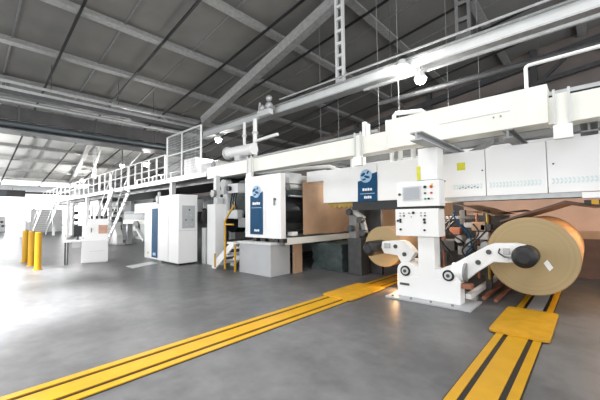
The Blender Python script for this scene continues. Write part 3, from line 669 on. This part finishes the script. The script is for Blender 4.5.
MB().hexa([loc3(.02,-.012+.12,1.0),loc3(.30,-.012+.12,1.0),loc3(.30,.12,1.0),loc3(.02,.12,1.0),loc3(.02,.20,1.30),loc3(.30,.20,1.30),loc3(.30,.22,1.30),loc3(.02,.22,1.30)]).build('notice','notice',cs)
lbox(.50,.52,.12,.17,1.05,1.2).build('switch','dgrey',cs)
lbox(.1,.55,.0,-.008,.40,.41).build('door_gap','wgrey',cs)
for k in range(4):
    p = loc3(.07+.15*k,.55,1.52)
    c_ = MB().cyl(p,(p[0]+.02,p[1],p[2]+.1),.04,10); c_.cyl((p[0]+.02,p[1],p[2]+.1),(p[0]+.05,p[1],p[2]+.17),.012,6)
    tag(c_.build('radio_handset','black',smooth=True), ['black handset nearest the right end of the console top','second black handset from the right on the console top','second black handset from the left on the console top','black handset nearest the left end of the console top'][k], 'handset', 'black handsets on the console')
k = thing('monitor', 'dark screen standing on the desk left of the sloping panel', 'monitor', loc3(.92,.5,.79))
lbox(.80,1.04,.50,.56,.90,1.28).build('display','black',k); lbox(.89,.95,.52,.56,.79,.90).build('stand','dgrey',k)
bl = None
for x, l in ((-12.45,'yellow floor bollard nearest the camera'),(-13.7,'middle one of the three yellow floor bollards'),(-15.05,'farthest of the three yellow floor bollards')):
    if bl is None:
        bl = thing('bollard', l, 'bollard', (x,1.74,0), 'yellow bollards')
        MB().cyl((x,1.74,0),(x,1.74,1.12),.088,24).sph((x,1.74,1.12),.088,20,(1,1,.35)).build('post','yellow',bl,smooth=True)
        MB().cyl((x,1.74,0),(x,1.74,.03),.12,24).build('foot_ring','yellow2',bl,smooth=True)
    else: dup(bl,(x,1.74,0),l)

# ---------------------------------------------------------------- walkway platform with railings
pf = thing('walkway', 'long raised white walkway along the machine line', 'walkway', (-24,7,2.9))
MB().box(-40,-10.06,6.06,8.9,3.02,3.08).build('deck','mgrey',pf); MB().box(-40,-10.06,5.98,6.06,2.98,3.11).build('edge_beam','white',pf)
MB().box(-40,-10.06,6.4,8.8,2.80,3.02).build('joist','dgrey',pf)
for x in (-12.9,-20.9,-25.6,-31,-36.5): MB().box(x-.09,x+.09,6.06,6.24,0,3.02).build('column','white',pf)
for x in (-12.3,-20.4,-31): MB().box(x-.09,x+.09,8.6,8.8,0,2.8).build('column','white',pf)
# guard railings in panels
def railing(x0, x1, y, z, label, npost, h=1.15):
    t = thing('railing', label, 'railing', ((x0+x1)/2,y,z), 'white railings along the walkway')
    for zz in (h, h*.55): MB().cyl((x0,y,z+zz),(x1,y,z+zz),.028,8).build('rail','white',t,smooth=True)
    MB().box(x0,x1,y-.01,y+.01,z+.02,z+.11).build('toe_board','white',t)
    for k in range(npost):
        x = x0+(x1-x0)*k/(npost-1); MB().box(x-.028,x+.028,y-.028,y+.028,z,z+h).build('post','white',t)
railing(-17.6,-13.45,6.06,3.08,'white railing just left of the tall mesh guard',6)
railing(-22.5,-17.8,6.06,3.08,'white railing above the stairs to the walkway',6)
railing(-28.5,-22.7,6.06,3.08,'white railing left of the stairs, past the slim hanger',6)
railing(-39.5,-28.7,6.06,3.08,'farthest white railing at the far end of the walkway',8)
railing(-24,-13.4,8.8,3.08,'white railing on the rear edge of the walkway',9)
gd = thing('mesh_guard', 'tall wire mesh guard frame on the walkway edge', 'guard', (-11.9,6.1,3.08))
for x in (-13.25,-11.95,-10.5): MB().box(x-.028,x+.028,6.04,6.09,3.08,4.95).build('post','white',gd)
MB().box(-13.25,-10.5,6.04,6.09,4.92,4.96).build('top_bar','white',gd); MB().box(-13.25,-10.5,6.04,6.09,3.12,3.18).build('bottom_bar','white',gd); MB().box(-13.25,-10.5,6.05,6.09,4.12,4.15).build('mid_bar','white',gd)
ms = MB()
for k in range(28): x = -13.2+k*.1; ms.box(x-.004,x+.004,6.06,6.07,3.15,4.92)
for k in range(18): z = 3.2+k*.1; ms.box(-13.25,-10.5,6.06,6.07,z-.004,z+.004)
ms.build('wire_mesh','galv',gd)
# equipment on the walkway
tag(MB().box(-13.6,-12.6,7.0,7.9,3.08,4.15,bev=.05).build('machine_box','white'), 'white machine box standing behind the mesh guard', 'box')
tag(MB().box(-12.3,-11.5,7.1,7.9,3.08,3.8,bev=.05).build('machine_box','wgrey'), 'pale grey box right of the white one behind the mesh guard', 'box')
e = thing('filter_drum', 'white horizontal cylinder above the walkway right of mesh guard', 'cylinder', (-9.6,7,3.5))
MB().cyl((-10.1,7.0,3.95),(-8.6,7.0,3.9),.2,24).build('drum','white',e,smooth=True); MB().cyl((-10.18,7.0,3.96),(-10.1,7.0,3.95),.24,24).build('end_cap','wgrey',e,smooth=True); MB().box(-9.6,-9.3,6.9,7.1,3.12,3.8).build('stand','wgrey',e)
for k, (x, z1) in enumerate(((-9.58,5.1),(-8.95,5.1))):
    t = thing('riser_pipe', ['white upright pipe on the left above the filter drum','white upright pipe on the right above the filter drum'][k], 'pipe', (x,7.35,3.2), 'upright pipes')
    MB().cyl((x,7.35,3.12),(x,7.35,z1),.06+.02*k,14).build('pipe','white',t,smooth=True); MB().cyl((x,7.35,4.55),(x,7.35,4.62),.10+.02*k,14).build('flange','wgrey',t,smooth=True)
tag(MB().bar((-8.87,7.35,4.28),(-7.75,7.35,4.32),.09,.09).build('light_tube','white'), 'short white bar floating off the right riser pipe', 'bar')
tag(MB().box(-9.85,-8.0,6.5,8.8,2.92,3.12,bev=.03).build('top_housing','wgrey'), 'grey white machine top joining the walkway to the cream beam', 'housing')
tag(MB().tube([(-8.5,6.9,3.0),(-7.5,6.9,2.95),(-6.2,7.0,2.95),(-5.3,7.0,2.9),(-4.9,7.0,2.75)],.05,10).build('air_pipe','white',smooth=True), 'white pipe running under the cream beam over the logo machine', 'pipe')
MB().box(-5.72,-5.07,6.5,7.0,2.45,2.74,bev=.02).build('end_box','white',cv)

e = thing('pump_unit', 'small pale pump with round motor behind the mesh guard end post', 'pump', (-11.0,7.2,3.08))
MB().box(-11.35,-10.7,6.9,7.5,3.08,3.45,bev=.03).build('pump_body','wgrey',e); MB().cyl((-11.05,6.95,3.62),(-11.05,7.6,3.62),.19,20).build('motor','white',e,smooth=True)
MB().cyl((-11.05,6.90,3.62),(-11.05,6.95,3.62),.13,20).build('fan_cover','mgrey',e,smooth=True)
e = thing('valve_block', 'grey valve block with hoses low between cabinet top and walkway end', 'valve', (-8.6,6.1,2.3))
MB().box(-8.75,-8.2,6.02,6.35,2.3,2.6,bev=.02).build('block','wgrey',e); MB().cyl((-8.6,5.92,2.45),(-8.6,6.02,2.45),.08,16).build('gauge','black',e,smooth=True)
for k in range(3): MB().tube([(-8.6+.12*k,6.1,2.3),(-8.55+.12*k,6.0,2.0),(-8.7+.16*k,6.1,1.78)],.022,8).build('hose','black',e,smooth=True)
# stairs
def stairs(top, foot, y0, y1, label, nst):
    t = thing('staircase', label, 'stairs', (foot[0],y0,0), 'white stairs up to the walkway')
    for y in (y0,y1): MB().bar((top[0],y,top[1]),(foot[0],y,foot[1]),.05,.26).build('stringer','white',t)
    for k in range(nst):
        w_ = (k+.5)/nst; x = foot[0]+(top[0]-foot[0])*w_; z = foot[1]+(top[1]-foot[1])*w_
        MB().box(x-.13,x+.13,y0+.03,y1-.03,z-.02,z+.02).build('tread','wgrey',t)
    for y in (y0,y1):
        MB().bar((top[0],y,top[1]+.9),(foot[0],y,foot[1]+.9),.04,.04).build('handrail','white',t)
        for w_ in (.08,.5,.92):
            x = foot[0]+(top[0]-foot[0])*w_; z = foot[1]+(top[1]-foot[1])*w_; MB().box(x-.02,x+.02,y-.02,y+.02,z,z+.9).build('rail_post','white',t)
stairs((-17.2,2.95),(-20.6,.1),5.2,5.95,'white stairs behind the operator console up to the walkway',12)
stairs((-33.0,2.95),(-38.5,.1),4.9,5.9,'far white stairs at the distant end of the walkway',14)

# ---------------------------------------------------------------- the line below the walkway
ht = thing('conveyor_section', 'long dark conveyor section under the walkway beside the stairs', 'machine', (-17,7.5,0))
MB().box(-20.8,-12.6,6.9,8.6,1.35,1.75).build('belt_body','mgrey',ht); MB().box(-20.8,-12.6,6.85,6.9,1.2,1.42).build('side_beam','cream',ht)
MB().box(-20.8,-12.6,6.88,8.6,1.75,1.9).build('belt','dgrey',ht)
for x in (-20.3,-16.5,-13): MB().box(x-.12,x+.12,6.9,7.15,0,1.2).build('leg','wgrey',ht)
MB().cyl((-18.6,6.75,.95),(-18.6,6.86,.95),.42,28,).build('pulley','mgrey',ht,smooth=True); MB().cyl((-18.6,6.70,.95),(-18.6,6.75,.95),.16,20).build('pulley_hub','white',ht,smooth=True)
MB().bar((-18.3,6.7,1.0),(-17.2,6.7,.35),.16,.1).build('lever','white',ht)
MB().box(-20.8,-12.6,8.6,8.7,0,2.6).build('rear_panel','dgrey',ht)
ft = thing('bell_casting', 'white bell shaped machine foot left of the conveyor wheel', 'casting', (-20.6,6.4,0))
MB().prism([(-21.1,0),(-20.0,0),(-20.05,.55),(-20.35,.85),(-20.45,1.3),(-20.7,1.3),(-20.8,.85),(-21.05,.55)],'y',6.3,6.6).build('casting','white',ft,bev=.02); MB().box(-21.15,-19.95,6.25,6.7,0,.08).build('sole','wgrey',ft)
un = None
for x, l in ((-25.4,'white machine frame tower nearest the stairs under the walkway'),(-28.6,'middle white machine frame tower under the walkway'),(-32.4,'farthest white machine frame tower under the walkway')):
    if un is None:
        un = thing('frame_tower', l, 'machine', (x,7,0), 'white frame towers')
        MB().box(x-.9,x+.9,6.5,6.7,.15,2.75,bev=.02).build('side_plate','white',un)
        for dx in (-.45,.35): MB().box(x+dx-.14,x+dx+.14,6.46,6.5,.5,2.4).build('cover_strip','wgrey',un)
        for z in (.8,1.4,2.0): MB().cyl((x-1.15,6.75,z),(x-1.15,8.7,z),.2,20).build('roll','mgrey',un,smooth=True)
        MB().box(x-1.0,x+1.0,6.4,8.8,0,.15).build('sole','grey',un); MB().box(x-.9,x+.9,8.6,8.8,.15,2.75).build('side_plate','wgrey',un)
    else: dup(un,(x,7,0),l)
tag(MB().box(-40,-21.5,8.9,9.0,0,2.8).build('rear_cladding','wgrey'), 'pale cladding closing the line behind the frame towers', 'cladding')
tag(MB().box(-41,-40,4.3,5.0,0,1.25,bev=.04).build('far_cabinet','wgrey'), 'small grey cabinet at the foot of the far stairs', 'cabinet')
tag(MB().cyl((-36.2,4.1,0),(-36.2,4.1,1.5),.28,16,r2=.12).sph((-36.2,4.1,1.62),.14,12).build('safety_post','wgrey',smooth=True), 'grey tapering post by the far stairs behind the bollards', 'post')
sgn = thing('hanging_board', 'dark green and plum board hanging under the far girder', 'sign board', (-44,4,3.9))
MB().box(-44.05,-44,2.6,4.95,3.85,4.55).build('board','duct',sgn); MB().box(-44,-43.98,2.7,3.5,3.92,4.5).build('green_field','bgrey',sgn)
for y in (2.9,4.6): MB().cyl((-44.02,y,4.5),(-44.02,y,4.62),.03,8).build('hanger','mgrey',sgn)
fm = thing('far_machine', 'white machine with dark round openings far at the left', 'machine', (-55,4.0,0))
MB().box(-57,-53.5,2.0,4.3,0,1.9,bev=.06).build('body','white',fm)
for y, z in ((3.6,1.6),(3.9,1.2),(3.6,.9),(4.0,.7),(3.3,.45)): MB().cyl((-53.5,y,z),(-53.45,y,z),.14,14).build('opening','dgrey',fm)
tag(MB().box(-52,-47,5.8,8.8,0,2.7,bev=.06).build('far_unit','white'), 'white boxy machine unit beyond the far stairs', 'machine')
tag(MB().box(-68,-60,6.5,9.8,0,2.4,bev=.06).build('far_unit','white'), 'pale machine unit at the very end of the hall', 'machine')
fp = thing('far_pipe','dark pipe crossing under the low far roof','pipe',(-44.6,3,4.35))
MB().cyl((-44.6,-2,4.35),(-44.6,9,4.35),.1,12).build('pipe_run','dgrey',fp,smooth=True)
for y in (-1,4,8): MB().cyl((-44.6,y,4.4),(-44.6,y,RZ(XE)),.02,6).build('hanger_rod','dgrey',fp)

# ---------------------------------------------------------------- light
wd = bpy.data.worlds.new('daylight'); sc.world = wd; wd.use_nodes = True
bg = wd.node_tree.nodes['Background']; bg.inputs['Color'].default_value = (.95,.975,1,1); bg.inputs['Strength'].default_value = 1.05
def area(x, y, z, sx, sy, e, rot=(0,0,0), col=(1,.985,.96)):
    ld = bpy.data.lights.new('area_fill','AREA'); ld.shape = 'RECTANGLE'; ld.size = sx; ld.size_y = sy; ld.energy = e; ld.color = col
    o = bpy.data.objects.new('area_fill', ld); C.objects.link(o); o.location = (x,y,z); o.rotation_euler = rot
for x, y, z, e in ((.5,3.0,9.6,110),(-3.5,2.2,9.2,110),(-14,-2.5,5,200),(-21,-1.5,5.3,420)):
    area(x,y,z,2.4,1.2,e)  # added out-of-view area lights that brighten floor and machine fronts
for x, y, z, tx, ty, e, ang in ((-4.4,-2.6,7.4,-4.2,.3,1700,40),(-7.6,-2.6,7.6,-7.6,-.2,10500,25),(-11.5,-2.6,7.4,-11.5,.1,9500,27),(-16,-2.6,7,-16,.2,5000,30)):   # added unseen spots standing in for the bright sheen on the left floor
    ld = bpy.data.lights.new('floor_pool_light','SPOT'); ld.energy = e; ld.spot_size = math.radians(ang*1.5); ld.spot_blend = .9; ld.shadow_soft_size = .4
    o = bpy.data.objects.new('floor_pool_light', ld); C.objects.link(o); o.location = (x,y,z)
    o.rotation_euler = (Vector((tx,ty,0))-Vector((x,y,z))).to_track_quat('-Z','Y').to_euler()
for x, y, z, e in ((-26,-1.2,4.9,750),(-32,-1.2,4.4,850)):              # added unseen point lights over the far aisle, they brighten the low roof
    ld = bpy.data.lights.new('roof_fill_light','POINT'); ld.energy = e; ld.shadow_soft_size = .25
    o = bpy.data.objects.new('roof_fill_light', ld); C.objects.link(o); o.location = (x,y,z)

# ---------------------------------------------------------------- camera
F = 317.0
cam = bpy.data.cameras.new('camera'); cam.sensor_width = 36; cam.lens = 36*F/600; cam.clip_start = .05; cam.clip_end = 300
co = bpy.data.objects.new('camera', cam); C.objects.link(co)
yaw, pit, rol = math.radians(42.6), math.atan(15.5/317), math.radians(.7)
fw = Vector((-math.sin(yaw)*math.cos(pit), math.cos(yaw)*math.cos(pit), math.sin(pit)))
R0 = Vector((math.cos(yaw), math.sin(yaw), 0)); U0 = R0.cross(fw)
R2 = R0*math.cos(rol)-U0*math.sin(rol); U2 = U0*math.cos(rol)+R0*math.sin(rol)
m = Matrix((R2,U2,-fw)).transposed().to_4x4(); m.translation = (0,0,1.55); co.matrix_world = m
sc.camera = co
sc.view_settings.view_transform = 'Standard'; sc.view_settings.look = 'None'; sc.view_settings.gamma = 1; sc.view_settings.exposure = 1.17
try: sc.view_settings.use_curve_mapping = False
except Exception: pass
sc.cycles.use_denoising = True; sc.cycles.max_bounces = 6; sc.cycles.diffuse_bounces = 4; sc.cycles.sample_clamp_indirect = 6
